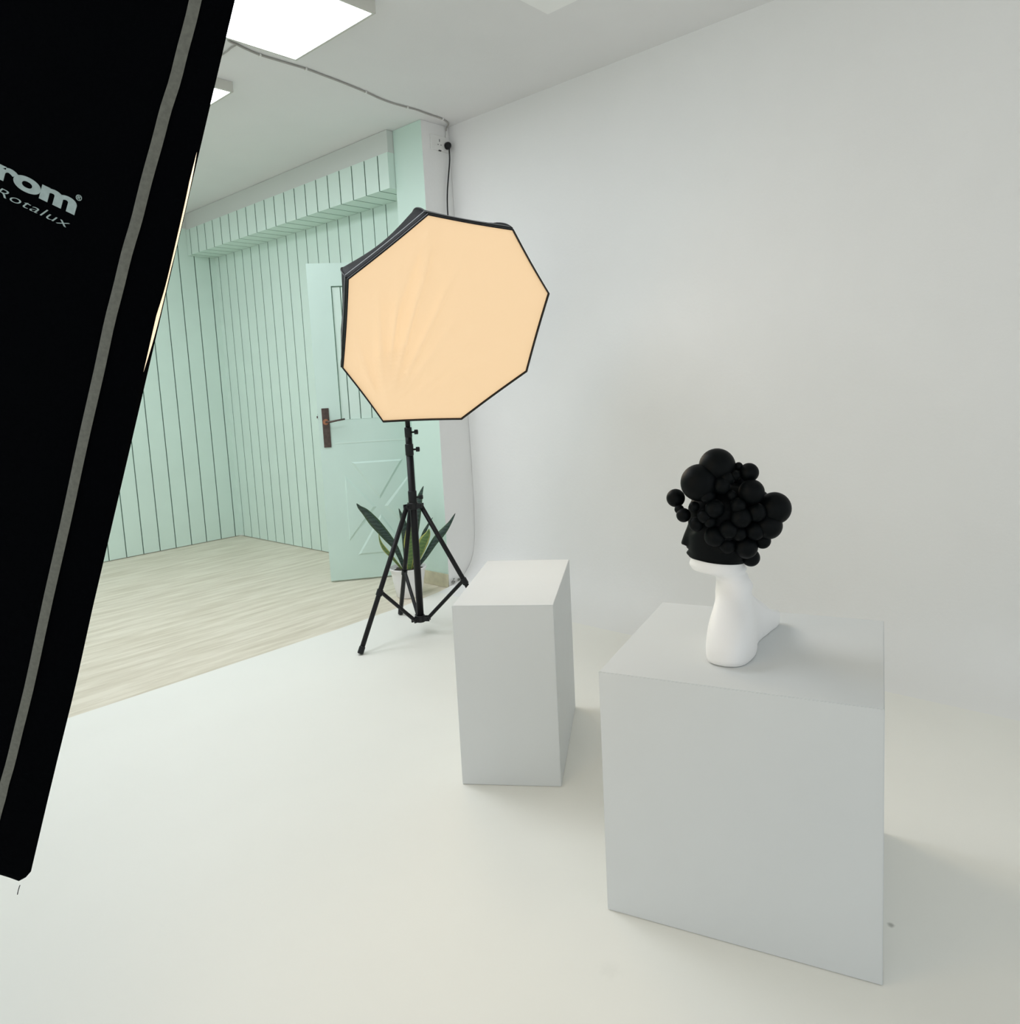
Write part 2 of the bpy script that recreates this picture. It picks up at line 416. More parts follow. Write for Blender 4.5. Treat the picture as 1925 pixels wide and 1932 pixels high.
prof_head = [(.236, .065, .0705, .064), (.250, .060, .078, .066), (.265, .055, .083, .068), (.285, .051, .087, .070), (.305, .048, .089, .072), (.330, .048, .090, .072), (.355, .048, .088, .070), (.375, .046, .080, .064), (.392, .045, .066, .054), (.405, .044, .045, .038), (.412, .044, .018, .016)]
for z, cf, a, b in prof_head: addr(ell(cf, -.028, a, b), z)
# face relief on the front
def relief(ringset):
    for r in ringset:
        for i, p in enumerate(r):
            f, s, z = p.dot(F), p.dot(Sd) + .028, p.z
            if f > .08:
                k = math.exp(-(s / .010) ** 2)
                nose = .018 * max(0, 1 - abs(z - .262) / .05) * (1.0 if z > .255 else .35) * k if .248 < z < .312 else 0
                lips = .008 * math.exp(-((z - .236) / .006) ** 2) * math.exp(-(s / .018) ** 2)
                chin = .004 * math.exp(-((z - .206) / .010) ** 2) * math.exp(-(s / .02) ** 2)
                eye = -.008 * math.exp(-((z - .305) / .012) ** 2) * math.exp(-((abs(s) - .03) / .014) ** 2)
                r[i] = p + F * (nose + lips + chin + eye)
            if -0.01 < f - .045 < .02 and .255 < z < .315 and abs(s) > .05:   # ears
                r[i] = r[i] + Sd * (.010 * (1 if s > 0 else -1))
# densify head rings vertically for the face
dense = []
hr = rings[head_z0 - 4:]
for i in range(len(hr) - 1):
    for k in range(4):
        t = k / 4; dense.append([a.lerp(b, t) for a, b in zip(hr[i], hr[i + 1])])
dense.append(hr[-1]); relief(dense)
allr = rings[:head_z0 - 4] + dense
bm = bmesh.new(); loft(bm, allr); o = link('body', bm, M_bust, bust, smooth=True)

# headdress: a black cap over eyes and nose, covered in balls
hd = thing('ball_headdress', 'black headdress of clustered balls covering the eyes and nose of the white bust', 'headdress', BO + Z * .236)
off = Z * .236
cr = []
for r in dense:
    zc = sum(p.z for p in r) / len(r)
    if zc < .2255: continue
    rr = []
    for p in r:
        c = F * .05 + Sd * -.028 + Z * p.z
        d = (p - c); d.z = 0
        q = p + (d.normalized() * .0035 if d.length > 1e-4 else V((0, 0, 0)))
        if p.z > .39: q += Z * .004
        rr.append(q - off)
    cr.append(rr)
# slanted lower hem: lower at the back
for p_i, p in enumerate(cr[0]):
    f = p.dot(F); cr[0][p_i] = p - Z * (.012 * max(0, min(1, (.13 - f) / .12)) - .004)
inner = [q - (lambda d: d.normalized() * .003 if d.length > 1e-5 else d)(V((q.x, q.y, 0)) - V(((F * .05 + Sd * -.028).x, (F * .05 + Sd * -.028).y, 0))) for q in cr[0]]
bm = bmesh.new(); loft(bm, [inner] + cr, cap0=False); link('cap', bm, M_ball, hd, smooth=True)
balls = [[0.066, 0.02, 0.4626, 0.0438], [0.1076, 0.0362, 0.4251, 0.0457], [-0.0077, 0.0247, 0.4471, 0.0229], [0.0246, 0.04, 0.4419, 0.0133], [0.0552, 0.0533, 0.42, 0.0209], [-0.012, 0.0486, 0.4033, 0.0302], [-0.0649, 0.0219, 0.3595, 0.0387], [-0.0497, 0.0303, 0.3189, 0.033], [0.1682, -0.0028, 0.3816, 0.023], [0.1482, 0.0279, 0.3437, 0.0177], [0.1214, 0.0462, 0.3681, 0.0129], [0.1174, 0.045, 0.3246, 0.0181], [0.0726, 0.0626, 0.3656, 0.0228], [0.0332, 0.0604, 0.3978, 0.0113], [0.0127, 0.0612, 0.3441, 0.0252], [0.0742, 0.0499, 0.2947, 0.0252], [-0.0363, 0.0229, 0.2805, 0.0199], [-0.0094, -0.006, 0.2312, 0.0223], [0.0607, 0.0153, 0.2371, 0.0216], [0.0022, 0.0326, 0.2665, 0.0282], [0.0369, 0.0123, 0.2335, 0.0157], [0.0161, 0.019, 0.4616, 0.0102], [0.1587, 0.0177, 0.3565, 0.0119], [0.0418, 0.059, 0.3147, 0.0228], [0.0894, 0.055, 0.3954, 0.0191], [0.0191, 0.0626, 0.3732, 0.0189], [-0.0229, 0.0509, 0.3545, 0.0227], [-0.0189, 0.0446, 0.3083, 0.0228], [0.0966, 0.0565, 0.3464, 0.0179], [0.0462, 0.042, 0.272, 0.0206], [0.0844, 0.0583, 0.3338, 0.0153], [0.0435, 0.0463, 0.4347, 0.0178], [0.0176, 0.0535, 0.3034, 0.0178]]
# the far side of the head carries balls too
back = [(.09, -.085, .40, .034), (.03, -.10, .38, .030), (-.03, -.08, .36, .030), (.05, -.105, .33, .027), (-.01, -.095, .31, .026), (.10, -.09, .345, .020), (-.03, -.07, .29, .020), (.04, -.095, .285, .020), (.02, -.045, .425, .030), (.0, -.08, .42, .022)]
bm0 = bmesh.new(); bmesh.ops.create_uvsphere(bm0, u_segments=32, v_segments=20, radius=1.0)
proto = None
for f, s, z, r in balls + [tuple(b) for b in back]:
    if proto is None:
        b = link('ball', bm0, M_ball, hd, smooth=True); proto = b
    else:
        b = proto.copy(); COL.objects.link(b); b.parent = hd
    b.location = L3(f, s, z) - off; b.scale = (r, r, r)

# ------------------------------------------------------------------ light stand
PC = V((2.51, 3.0, 0))
st = thing('light_stand', 'black tripod light stand holding the octagonal softbox', 'light stand', PC)
bm = bmesh.new(); tube(bm, [(0, 0, .07), (0, 0, .96)], .0185, 20)
pole = link('pole', bm, M_black, st, smooth=True); pole.data.shade_smooth() if hasattr(pole.data, 'shade_smooth') else None
bm = bmesh.new(); tube(bm, [(0, 0, .95), (0, 0, 1.06)], .0175, 18); link('pole', bm, M_black, st, smooth=True)
bm = bmesh.new(); tube(bm, [(0, 0, 1.05), (0.0, 0, 1.45), (0.03, -0.01, 1.58)], .0125, 16); link('pole', bm, M_black, st, smooth=True)
def collar(z, r, hh, knobdir=(0.67, -0.74)):
    bm = bmesh.new(); tube(bm, [(0, 0, z - hh), (0, 0, z - hh + .004), (0, 0, z + hh - .004), (0, 0, z + hh)], [r * .92, r, r, r * .92], 20)
    c = link('collar', bm, M_blackp, st, smooth=True)
    d = V((*knobdir, 0)).normalized()
    bm = bmesh.new(); p = V((0, 0, z)); tube(bm, [p + d * (r - .003), p + d * (r + .012), p + d * (r + .013), p + d * (r + .030), p + d * (r + .032)], [.005, .005, .0125, .0125, .009], 12)
    link('knob', bm, M_blackp, c, smooth=False)
collar(.985, .0215, .030); collar(1.075, .019, .026); collar(.735, .0225, .035)
# top hub with lugs and bottom hub
feet = [V((2.122, 3.013, 0)) - PC, V((2.66, 3.355, 0)) - PC, V((2.725, 2.675, 0)) - PC]
dirs = [V((p.x, p.y, 0)).normalized() for p in feet]
for z, r, nm in ((.69, .027, 'leg_hub'), (.083, .025, 'brace_hub')):
    bm = bmesh.new(); tube(bm, [(0, 0, z - .018), (0, 0, z - .014), (0, 0, z + .014), (0, 0, z + .018)], [r * .9, r, r, r * .9], 24)
    for d in dirs:
        a = math.atan2(d.y, d.x); m4 = Matrix.Rotation(a, 4, 'Z')
        for sy in (-1, 1):
            box(bm, (r - .006, sy * .012 - .003, z - .012), (r + .026, sy * .012 + .003, z + .012), mtx=m4)
        tube(bm, [m4 @ V((r + .015, -.019, z)), m4 @ V((r + .015, .019, z))], .004, 8)
    link(nm, bm, M_blackp, st)
for d, ft in zip(dirs, feet):
    top = d * .042 + V((0, 0, .69)); foot = V((ft.x, ft.y, .012))
    mid = top.lerp(foot, .60)
    bm = bmesh.new(); tube(bm, [top, foot], .0125, 12)
    lg = link('leg', bm, M_black, st, smooth=True)
    bm = bmesh.new(); dd = (foot - top).normalized(); tube(bm, [foot - dd * .03, foot - dd * .026, foot - dd * -.004, foot - dd * -.008], [.0135, .0155, .0155, .011], 12)
    link('rubber_foot', bm, M_blackp, lg, smooth=True)
    bm = bmesh.new(); tube(bm, [mid - dd * .016, mid + dd * .016], .0165, 12)
    box(bm, (-.004, -.004, -.004), (.004, .004, .004), mtx=Matrix.Translation(mid - d * .017))
    link('joint', bm, M_blackp, lg)
    hub = d * .040 + V((0, 0, .083)); bm = bmesh.new(); tube(bm, [hub, mid - d * .014 - Z * .004], .0100, 8)
    link('brace', bm, M_black, st)

# ------------------------------------------------------------------ octagonal softbox
OC = V((2.456, 2.614, 1.570)); on = V((-0.242064, -0.830221, -0.502134)); ou = V((0.960026, -0.279911, 0)); ov = V((-0.140553, -0.482061, 0.86479))
sb = thing('octagonal_softbox', 'glowing peach octagonal softbox with black rim on the tripod stand', 'softbox', OC)
def O3(u, v, d=0.0): return ou * u + ov * v + on * d
octv = [(0.96 * a_, 0.96 * b_) for a_, b_ in [(-0.1968, 0.5474), (0.2529, 0.5079), (0.5521, 0.1945), (0.5387, -0.2537), (0.1951, -0.5289), (-0.259, -0.5086), (-0.5059, -0.193), (-0.5272, 0.242)]]
K = 12
def low_pull(v): return .26 * max(0, min(1, (-v - .05) / .35))
def octring(scale, depth, sag=0.0, wob=0.0):
    out = []
    for i in range(8):
        a = V(octv[i]); b = V(octv[(i + 1) % 8])
        for k in range(K):
            t = k / K; p = a.lerp(b, t); s_ = sin(pi * t)
            q = p * scale * (1 - sag * s_)
            if depth < 0: q = q * (1 - low_pull(q.y) * min(1, -depth / .16))
            out.append(O3(q.x, q.y, depth + wob * s_))
    return out
# shell: dome, ribs at the corners, cloth sagging in between
bm = bmesh.new()
shell = [octring(.992, .003, .006), octring(1.0, .007, .006), octring(1.003, -.004, .006), octring(1.0, -.045, .012), octring(.985, -.09, .03), octring(.945, -.145, .05), octring(.86, -.20, .06), octring(.72, -.25, .06), octring(.52, -.29, .05), octring(.30, -.315, .03), octring(.12, -.325, .0)]
loft(bm, shell, cap0=False); sh = link('shell', bm, M_shell, sb, smooth=True)
md = sh.modifiers.new('s', 'SOLIDIFY'); md.thickness = 0.002; md.offset = 1
bm = bmesh.new()
for i in range(8):
    pts = []
    for sc, dp in ((1.004, -.004), (1.004, -.045), (.989, -.09), (.949, -.145), (.864, -.20), (.724, -.25), (.524, -.292), (.30, -.318)):
        q = V(octv[i]) * sc; q = q * (1 - low_pull(q.y) * max(0, min(1, -dp / .16))); pts.append(O3(q.x, q.y, dp))
    b_ = bmesh.new(); tube(b_, catmull(pts, 3), .0035, 6); link('rib', b_, M_black, sb, smooth=True)
bm.free()
# silver-grey binding line along the seam
bm = bmesh.new(); r_ = octring(1.004, -.026, .008); tube(bm, r_ + [r_[0]], .0022, 6, caps=False); link('seam_binding', bm, M_silver, sb, smooth=True)
# black rim tape at the front
bm = bmesh.new()
loft(bm, [octring(1.003, -.012, .006), octring(1.004, .009, .006), octring(.991, .010, .006), octring(.990, .004, .006)], False, False)
link('rim', bm, M_blackp, sb, smooth=False)
# diffuser cloth with real creases fanning from the lower left corner
bm = bmesh.new(); NR = 46; rows = []
corner = V(octv[5]); top = V(octv[0])
def crease(x, y):
    p = V((x, y)); z = 0
    d = p - corner; a = math.degrees(math.atan2(d.y, d.x)); r = d.length
    for a0, wd, amp, r0, r1 in ((100, 2.2, .0060, .05, .75), (92, 1.6, .0045, .05, .95), (84, 2.0, .0070, .05, 1.0), (73, 2.2, .0050, .05, .95), (62, 2.5, .0030, .05, .7), (44, 2.0, .0030, .10, .55), (34, 2.5, .0022, .12, .75), (113, 2.0, .005, .05, .6), (122, 1.8, .003, .05, .45)):
        fall = max(0, min(1, (r - r0) / .15)) * max(0, min(1, (r1 - r) / .35))
        dv = (a - a0) * r / (wd * .55)
        z += amp * fall * math.exp(-dv * dv * 1.2)
    d = p - top; a = math.degrees(math.atan2(d.y, d.x)); r = d.length
    for a0, wd, amp, r1 in ((-84, 2.0, .004, .5), (-76, 1.6, .003, .35), (-100, 2.2, .004, .6)):
        dv = (a - a0) * r / (wd * .55); z += amp * max(0, min(1, r / .1)) * max(0, min(1, (r1 - r) / .3)) * math.exp(-dv * dv * 1.2)
    return z * 3.6
outer = octring(.9905, 0, .006); n = len(outer)
cen = bm.verts.new(O3(0, 0, .006))
for j in range(1, NR + 1):
    t = j / NR; row = []
    for k in range(n):
        q = outer[k]; u_, v_ = q.dot(ou) * t, q.dot(ov) * t
        bulge = .006 * (1 - t * t) + (crease(u_, v_) if j < NR else 0) * min(1, (1 - t) * 10)
        row.append(bm.verts.new(O3(u_, v_, bulge)))
    rows.append(row)
for k in range(n): bm.faces.new((cen, rows[0][k], rows[0][(k + 1) % n]))
for a, b in zip(rows, rows[1:]):
    for k in range(n): bm.faces.new((a[k], b[k], b[(k + 1) % n], a[(k + 1) % n]))
link('diffuser', bm, M_octa, sb, smooth=True)
# extra disk light added in front of the cloth to brighten floor and wall
ld = bpy.data.lights.new('added_beam', 'AREA'); ld.shape = 'DISK'; ld.size = .8; ld.energy = 1.5; ld.color = (1.0, .88, .70); ld.spread = R(68)
lo_ = bpy.data.objects.new('added_beam', ld); COL.objects.link(lo_); lo_.parent = sb
lo_.matrix_local = Matrix.Translation(on * .045) @ (-on).to_track_quat('Z', 'Y').to_matrix().to_4x4()
# lamp holder and tilt bracket behind
bm = bmesh.new(); tube(bm, [O3(0, 0, -.315), O3(0, 0, -.33), O3(0, 0, -.335), O3(0, 0, -.42), O3(0, 0, -.425)], [.07, .07, .045, .045, .03], 20)
hdp = link('lamp_head', bm, M_blackp, sb, smooth=False)
bm = bmesh.new(); q0 = PC + V((0.03, -0.01, 1.58)) - OC; tube(bm, [q0, q0 + V((.02, 0, .05)), O3(0, 0, -.36)], .014, 12); link('tilt_bracket', bm, M_black, sb, smooth=True)
bm = bmesh.new(); tube(bm, [q0 + V((.02, -.05, .05)), q0 + V((.02, .05, .05))], [.016, .016], 12); link('tilt_knob', bm, M_blackp, sb)

# ------------------------------------------------------------------ black softbox near the camera
A0 = V((0.4538, 0.7831, 1.7252)); e1 = V((-0.1513, 0.385, -0.9104)).normalized(); ax = V((0.8873, -0.3531, -0.2968)).normalized()
ax = (ax - e1 * ax.dot(e1)).normalized(); ot = V((-0.4357, -0.8527, -0.2882)); ot = (ot - e1 * ot.dot(e1) - ax * ot.dot(ax)).normalized()
bs = thing('strip_softbox', 'big black softbox seen from the side at the left edge with printed lettering', 'softbox', A0)
WD = 0.56; s_lo = -0.20
def B3(s, a, wv): return e1 * s + ax * a - ot * wv
def edge_bow(s):
    P_ = [(-9, 0), (0, 0), (.086, -.0009), (.155, -.0029), (.232, -.0043), (.327, -.0058), (.40, -.0057), (.506, -.0052), (.60, -.0036), (.74, -.0017), (.89, -.0002), (1.01, -.0015), (1.127, -.0022), (9, -.0022)]
    for (a, x), (b, y) in zip(P_, P_[1:]):
        if a <= s <= b: return x + (y - x) * (s - a) / (b - a)
def rring(s0, s1, w0, w1, a, r, bow=0.0, seg=6, NS=28):
    pts = []
    for (cs, cw, a0) in ((s1 - r, w0 + r, -90), (s1 - r, w1 - r, 0), (s0 + r, w1 - r, 90), (s0 + r, w0 + r, 180)):
        for k in range(seg + 1):
            th = R(a0 + 90 * k / seg); pts.append((cs + r * cos(th), cw + r * sin(th)))
    # subdivide the long near side (from last corner back to first)
    a_, b_ = pts[-1], pts[0]
    for k in range(1, NS): t = k / NS; pts.append((a_[0] + (b_[0] - a_[0]) * t, a_[1] + (b_[1] - a_[1]) * t))
    out = []
    for s, w_ in pts:
        da = bow * edge_bow(s)
        out.append(B3(s, a + da, w_))
    return out
bm = bmesh.new()
fl = math.tan(R(29)); D2 = .40
rr_ = [rring(s_lo + .012, 1.226, .012, WD - .012, -.030, .02),
       rring(s_lo, 1.232, .0, WD, .0005, .02, 1.0), rring(s_lo - .004, 1.243, -.0012, WD, -.005, .022, .7), rring(s_lo - .006, 1.251, -.0015, WD, -.014, .024, .3), rring(s_lo - .006, 1.244, -.001, WD, -.028, .024),
       rring(s_lo, 1.234, .0, WD, -.0484, .022)]
for t in (.33, .66, 1.0):
    d = D2 * t * fl; rr_.append(rring(s_lo + d, 1.234 - d, d, WD - d, -.0484 - D2 * t, .022))
loft(bm, rr_, cap0=False)
link('side_panels', bm, M_fabric, bs, smooth=True).modifiers.new('e', 'EDGE_SPLIT').split_angle = R(35)
# glowing front cloth, recessed hardly at all
bm = bmesh.new(); rows = []
for i in range(81):
    s = s_lo + .004 + (1.228 - s_lo - .004) * i / 80
    row = []
    for j in range(17):
        w_ = .001 + (WD - .002) * j / 16
        a_ = -.0085 + .0072 * math.exp(-((s - .29) / .15) ** 4) - .002 * sin(pi * j / 16)
        row.append(bm.verts.new(B3(s, a_, w_)))
    rows.append(row)
for a, b in zip(rows, rows[1:]):
    for k in range(16): bm.faces.new((a[k], a[k + 1], b[k + 1], b[k]))
link('diffuser', bm, M_front, bs, smooth=True)
# piping
pip = [[s_lo, -0.0335], [-.1, -.0345], [0.0165, -0.0363], [0.092, -0.0388], [0.1566, -0.0425], [0.2497, -0.0467], [0.3306, -0.0500], [0.441, -0.0520], [.65, -.0528], [0.8979, -0.0545], [1.0317, -0.0576], [1.0895, -0.0596], [1.16, -.062], [1.222, -.064]]
bm = bmesh.new(); P = catmull([(a, b, 0) for a, b in pip], 5)
def surf(s, a): # outward offset of the near side at depth a
    return -0.0018 if a > -.0484 else -0.0018 + (-.0484 - a) * fl
prev = None
for i, p in enumerate(P):
    wob = .0003 * sin(i * 1.3) + .0002 * sin(i * .57)
    hw = .0058
    quad = [bm.verts.new(B3(p.x, p.y - hw + wob, surf(p.x, p.y - hw) - .0005)), bm.verts.new(B3(p.x, p.y + wob, surf(p.x, p.y) - .0022)), bm.verts.new(B3(p.x, p.y + hw + wob, surf(p.x, p.y + hw) - .0005))]
    if prev:
        for k in range(2): bm.faces.new((prev[k], prev[k + 1], quad[k + 1], quad[k]))
    prev = quad
link('piping', bm, M_piping, bs, smooth=True)
# lettering printed on the flared side panel
ph = R(29); e2 = (ax * cos(ph) + ot * sin(ph)).normalized(); nsd = (ot * cos(ph) - ax * sin(ph)).normalized()
P0 = ax * -.0484
tilt = math.atan(.084)
tx = (e2 * cos(tilt) + e1 * sin(tilt)).normalized(); ty = -(e1 * cos(tilt) - e2 * sin(tilt)).normalized()
def lettering(name, body, right, base_s, size, sx, sy, bold, shear, spacing=1.0):
    me = text_mesh(body, size, bold, shear, spacing)
    xs = [v.co.x for v in me.vertices]; xmax = max(xs)
    for v in me.vertices:
        x = (v.co.x - xmax) * sx; y = v.co.y * sy
        v.co = P0 + e1 * base_s + e2 * right + tx * x + ty * y + nsd * (.0006 + v.co.z)
    return link(name, me, M_logo, bs)
lettering('lettering', 'elinchrom', -.0702, .2748, .0305, 2.0, 1.0, .0013, 0.0, .98)
lettering('registered_mark', '\u00ae', -.0655, .2590, .0095, 1.0, 0.9, .0001, 0.0)
lettering('lettering', 'Rotalux', -.0735, .2932, .0145, 1.95, .95, -.00015, 0.35, 1.06)
bm = bmesh.new(); tube(bm, [B3(1.246, -.012, .0), B3(1.255, -.0125, .0005), B3(1.264, -.0125, .0)], .0006, 5); link('loose_thread', bm, M_fabric, bs)

# ------------------------------------------------------------------ door leaf
D0 = V((2.875, 4.364, 0)); Hn = V((3.415, 3.955, 0)); du = (Hn - D0); DW = du.length; du.normalize(); da = math.atan2(du.y, du.x); DH = 2.15
door = thing('door_1', 'half-open mint green panel door standing behind the tripod', 'door', (D0.x, D0.y, 0.006), da)
door['kind'] = 'structure'
del door['category']
# local x = along leaf, local -y = face towards the camera
fz = DH - .006; U0, U1, ZP0, ZP1 = .150, .560, 1.105, 1.995
bm = bmesh.new(); T = .038
def rail(x0, x1, z0, z1, bev=.0015): box(bm, (x0, 0, z0), (x1, T, z1), bev=0)
rail(0, U0, 0, fz); rail(U1, DW, 0, fz); rail(U0, U1, ZP1, fz); rail(U0, U1, 0, ZP0)
link('leaf', bm, M_door, door)
# plank panel, set back
bm = panel_wall(U1 - U0 - .004, [.058 + .0745 * k for k in range(6)], ZP0 + .002, ZP1 - .002, gw=.006, gd=.006)
for v in bm.verts: v.co = V((U0 + .002 + v.co.x, .012 + min(v.co.y, .02), v.co.z))
link('plank_panel', bm, M_mint, door, extra=(M_groove,))
bm = bmesh.new()
for b_ in ((U0, .009, ZP1 - .006, U1, .013, ZP1), (U0, .009, ZP0, U0 + .005, .013, ZP1), (U1 - .005, .009, ZP0, U1, .013, ZP1)):
    box(bm, b_[:3], b_[3:])
link('panel_gap', bm, M_groove, door)
# raised mouldings
bm = bmesh.new()
def ridge(p, q, wdt=.010, hgt=.006):
    p = V((p[0], 0, p[1])); q = V((q[0], 0, q[1])); t = (q - p).normalized(); nn = V((-t.z, 0, t.x)) * wdt / 2
    a = [bm.verts.new(x) for x in (p - nn, p + nn, q + nn, q - nn)]; m0 = bm.verts.new(p + t * wdt * .5 + V((0, -hgt, 0))); m1 = bm.verts.new(q - t * wdt * .5 + V((0, -hgt, 0)))
    bm.faces.new((a[0], m0, m1, a[3])); bm.faces.new((a[1], a[2], m1, m0)); bm.faces.new((a[0], a[1], m0)); bm.faces.new((a[3], m1, a[2]))
def poly(pts):
    for a, b in zip(pts, pts[1:] + pts[:1]): ridge(a, b)
def raised(pts, h=.007, inset=.014):
    c = V((sum(p[0] for p in pts) / len(pts), sum(p[1] for p in pts) / len(pts)))
    o = [bm.verts.new((p[0], 0.0005, p[1])) for p in pts]; i_ = []
    for p in pts:
        d = (c - V(p)); q = V(p) + d.normalized() * inset * 1.8; i_.append(bm.verts.new((q.x, -h, q.y)))
    n_ = len(pts)
    for k in range(n_): bm.faces.new((o[k], o[(k + 1) % n_], i_[(k + 1) % n_], i_[k]))
    bm.faces.new(i_)
cx_ = .372
raised([(.145, .725), (.145, .265), (cx_ - .025, .495)])
raised([(.599, .725), (.599, .265), (cx_ + .025, .495)])
raised([(.195, .815), (.549, .815), (cx_, .545)])
raised([(.195, .165), (.549, .165), (cx_, .445)])
link('raised_moulding', bm, M_door, door)
bm = bmesh.new(); box(bm, (.10, -.002, .945), (DW - .05, .001, .951)); link('rail_groove', bm, M_mint, door)
# handle
bm = bmesh.new(); box(bm, (.026, -.008, .925), (.074, 0, 1.19), bev=.003); hp = link('handle_plate', bm, M_bronze, door)
bm = bmesh.new(); tube(bm, [(.05, -.006, 1.098), (.05, -.045, 1.098)], .011, 12); tube(bm, [(.05, -.042, 1.098), (.085, -.05, 1.099), (.13, -.05, 1.106), (.178, -.046, 1.112)], [.008, .0075, .0065, .006], 10)
link('lever', bm, M_bronze, hp, smooth=True)
bm = bmesh.new(); tube(bm, [(.05, -.008, 1.098), (.05, -.016, 1.098)], .02, 16); tube(bm, [(.05, -.03, 1.098), (.05, -.048, 1.098)], .0125, 12); link('rosette', bm, M_copper, hp)
bm = bmesh.new(); box(bm, (-.0015, .008, 1.115), (.001, .028, 1.155)); box(bm, (-.009, .012, 1.125), (0, .022, 1.14)); link('latch', bm, M_bronze, door)

# ------------------------------------------------------------------ potted plant
PP = V((2.962, 3.632, -0.005)); nn2 = V((PP.x, PP.y, 0)).normalized(); r3 = V((nn2.y, -nn2.x, 0))
pl = thing('potted_snake_plant', 'snake plant in a white pot on the tiles behind the tripod', 'plant', PP)
bm = bmesh.new(); pr = [(0.0, .0), (.074, .0), (.080, .006), (.090, .06), (.104, .14), (.110, .172), (.117, .178), (.118, .188), (.113, .190), (.108, .184), (.102, .168), (.0, .166)]
SG = 40
rings = []
for r, z in pr[1:-1]: rings.append([(r * cos(2 * pi * k / SG), r * sin(2 * pi * k / SG), z + .001) for k in range(SG)])
loft(bm, rings); link('pot', bm, M_pot, pl, smooth=True).modifiers.new('e', 'EDGE_SPLIT').split_angle = R(50)
bm = bmesh.new(); loft(bm, [[(.1035 * cos(2 * pi * k / 24), .1035 * sin(2 * pi * k / 24), .168 + .004 * sin(k * 2.3)) for k in range(24)], [(.05 * cos(2 * pi * k / 24), .05 * sin(2 * pi * k / 24), .178 + .003 * sin(k * 1.7)) for k in range(24)]], cap0=False)
link('soil', bm, M_soil, pl, smooth=True)
def leaf(pts, wid, m, dep0, dep1, twist=0.0):
    pts = [(p[0] - .028, p[1] + .004) for p in pts]
    C_ = catmull([(a, b, 0) for a, b in pts], 6); n = len(C_); bm = bmesh.new(); uvl = bm.loops.layers.uv.new('UVMap'); rows = []
    for i, p in enumerate(C_):
        t = i / (n - 1); q = C_[min(i + 1, n - 1)] - C_[max(i - 1, 0)]; q.normalize(); side = V((-q.y, q.x))
        prof_ = (0.30 + 0.70 * sin(min(1, t / .55) * pi / 2) ** 1.5) * (1 - max(0, (t - .5) / .5) ** 1.15)
        hw = wid / 2 * prof_ + .0008
        dp = dep0 + (dep1 - dep0) * t; tw = twist * t
        row = []
        for j in range(5):
            k = (j - 2) / 2; off_ = hw * k
            x = p.x + side.x * off_ * cos(tw); z = p.y + side.y * off_ * cos(tw); y = dp + off_ * sin(tw) + .25 * hw * (k * k)
            row.append(bm.verts.new(r3 * x + nn2 * y + Z * z))
        rows.append(row)
    for a, b in zip(rows, rows[1:]):
        for j in range(4):
            f = bm.faces.new((a[j], a[j + 1], b[j + 1], b[j]))
            for lp, uu in zip(f.loops, (j / 4, (j + 1) / 4, (j + 1) / 4, j / 4)): lp[uvl].uv = (uu, 0)
    o = link('leaf', bm, m, pl, smooth=True); md = o.modifiers.new('s', 'SOLIDIFY'); md.thickness = .0022
    return o
leaf([(0.010, 0.165), (-0.0357, 0.3048), (-0.0862, 0.387), (-0.1547, 0.4835), (-0.205, 0.5544), (-0.2381, 0.5903), (-0.2555, 0.6182)], .062, M_leaf, 0.0, -.05, .3)
leaf([(0.0, 0.165), (-0.0622, 0.256), (-0.1074, 0.3177), (-0.13, 0.3703), (-0.1362, 0.4215)], .030, M_leafy, -.02, -.06, 1.0)
leaf([(0.0152, 0.165), (0.0225, 0.3849), (0.0182, 0.4698), (-0.0024, 0.5557)], .045, M_leaf, .03, .03, .4)
leaf([(0.036, 0.165), (0.0488, 0.2806), (0.0532, 0.3993), (0.0478, 0.4675)], .078, M_leafy, -.04, -.05, .1)
leaf([(0.05, 0.165), (0.0829, 0.3451), (0.1157, 0.5459), (0.138, 0.629), (0.1611, 0.6847)], .050, M_leaf, .04, .05, .5)
leaf([(0.060, 0.165), (0.1117, 0.2753), (0.1359, 0.3415), (0.165, 0.3899), (0.1758, 0.4233)], .062, M_leafy, -.03, -.04, .2)
leaf([(0.078, 0.165), (0.1394, 0.2387), (0.2091, 0.3355), (0.27, 0.3988), (0.3098, 0.4468), (0.347, 0.5053)], .044, M_leaf, .0, -.02, .5)
leaf([(0.06, 0.165), (0.126, 0.3424), (0.1712, 0.4238), (0.2077, 0.4753)], .020, M_leaf, .05, .07, .6)

# ------------------------------------------------------------------ socket, plug and cables
YS = 3.552
sk = thing('wall_socket', 'white double wall socket high on the white strip beside the mint pilaster', 'socket', (3.372, YS, 2.805))
bm = bmesh.new(); box(bm, (-.072, -.012, -.045), (.072, 0, .045), bev=.004); link('plate', bm, M_plastic, sk)
for lo_, hi_ in (((-.006, -.0126, .008), (-.001, -.011, .024)), ((-.020, -.0126, -.012), (-.013, -.011, -.007)), ((.004, -.0126, -.012), (.011, -.011, -.007)), ((-.014, -.0128, -.046), (.008, -.004, -.0405))):
    bm = bmesh.new(); box(bm, lo_, hi_); link('slot', bm, M_hole, sk)
pg = thing('power_plug', 'black plug with cord hanging from the white wall socket', 'plug', (3.424, YS - .012, 2.797))
bm = bmesh.new(); loft(bm, [[(r * .8 * cos(2 * pi * k / 20), y, r * sin(2 * pi * k / 20)) for k in range(20)] for y, r in ((0, .020), (-.006, .023), (-.022, .022), (-.034, .016), (-.040, .008))])
link('plug_body', bm, M_blackp, pg, smooth=True)
bm = bmesh.new()
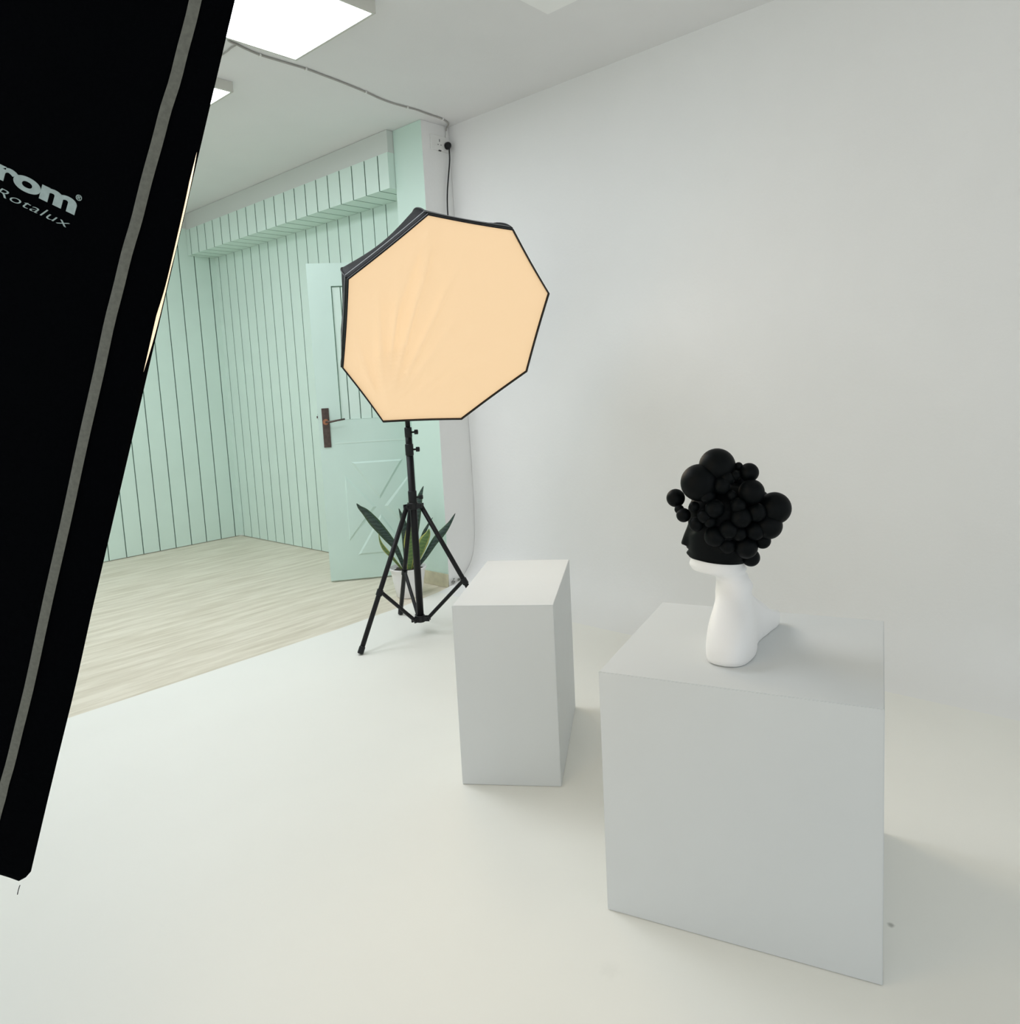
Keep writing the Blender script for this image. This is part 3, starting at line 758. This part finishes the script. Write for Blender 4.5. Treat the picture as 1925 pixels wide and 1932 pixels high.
cp = [(0, -.025, -.012), (0.001, -.024, -.04), (0.006, -.018, -.08), (.004, -.012, -.13), (-.008, -.010, -.20), (-.022, -.010, -.28), (-.030, -.011, -.36), (-.034, -.014, -.45), (-.04, -.02, -.55), (-.08, -.06, -.75), (-.25, -.2, -.95)]
end = OC + O3(0, 0, -.425) - V((3.424, YS - .012, 2.797)); cp.append((end.x, end.y, end.z))
tube(bm, catmull(cp, 5), [.0065 if i < 3 else .0042 for i in range(len(catmull(cp, 5)))], 8); link('cord', bm, M_blackp, pg, smooth=True)

cab = [[1.876, 3.323], [1.925, 3.337], [1.975, 3.352], [2.058, 3.367], [2.176, 3.366], [2.308, 3.363], [2.407, 3.372], [2.546, 3.387], [2.714, 3.412], [2.825, 3.436], [2.93, 3.446], [3.034, 3.442], [3.101, 3.438], [3.204, 3.447], [3.323, 3.455], [3.399, 3.486]]
cc = thing('ceiling_cable', 'thin grey cable running along the ceiling from the lamp to the socket', 'cable', (0, 0, H))
pts = [(x, y, -.006) for x, y in cab] + [(3.425, 3.515, -.008), (3.432, 3.537, -.014), (3.436, 3.543, -.03)]
pts = [(1.856, 3.20, -.008), (1.856, 3.26, -.006)] + pts
bm = bmesh.new(); tube(bm, catmull(pts, 4), .0048, 8); link('sheath', bm, M_cable, cc, smooth=True)
bm = bmesh.new(); tube(bm, catmull([(3.436, 3.543, -.03), (3.436, 3.545, -.05), (3.430, 3.545, -.072)], 4), .0045, 8); link('drop', bm, M_plastic, cc, smooth=True)
bm = bmesh.new(); tube(bm, catmull([(1.925, 3.337, -.006), (1.922, 3.389, -.006), (1.926, 3.46, -.006), (1.92, 3.76, -.006)], 4), .0035, 8); link('branch', bm, M_cable, cc, smooth=True)
for k in (3, 5, 8, 11, 14):
    x, y = cab[k]; bm = bmesh.new(); box(bm, (x - .004, y - .009, -.013), (x + .004, y + .009, -.0005), bev=.002); link('clip', bm, M_plastic, cc)

# small broken plaster crumbs at the corner of the cove
random.seed(4)
bm = bmesh.new()
for k in range(9):
    r = bmesh.ops.create_icosphere(bm, subdivisions=1, radius=.005 + .006 * random.random())
    c = V((3.245 + .09 * random.random(), 3.536 + .010 * random.random(), .022 + .03 * random.random()))
    for v in r['verts']: v.co = V((v.co.x * 1.6, v.co.y * .5, v.co.z * (0.8 + random.random() * .5))) + c
o = link('plaster_crumb', bm, M_debris); tag(o, 'grey patch of crumbled plaster at the foot of the pilaster', 'debris'); o['kind'] = 'stuff'
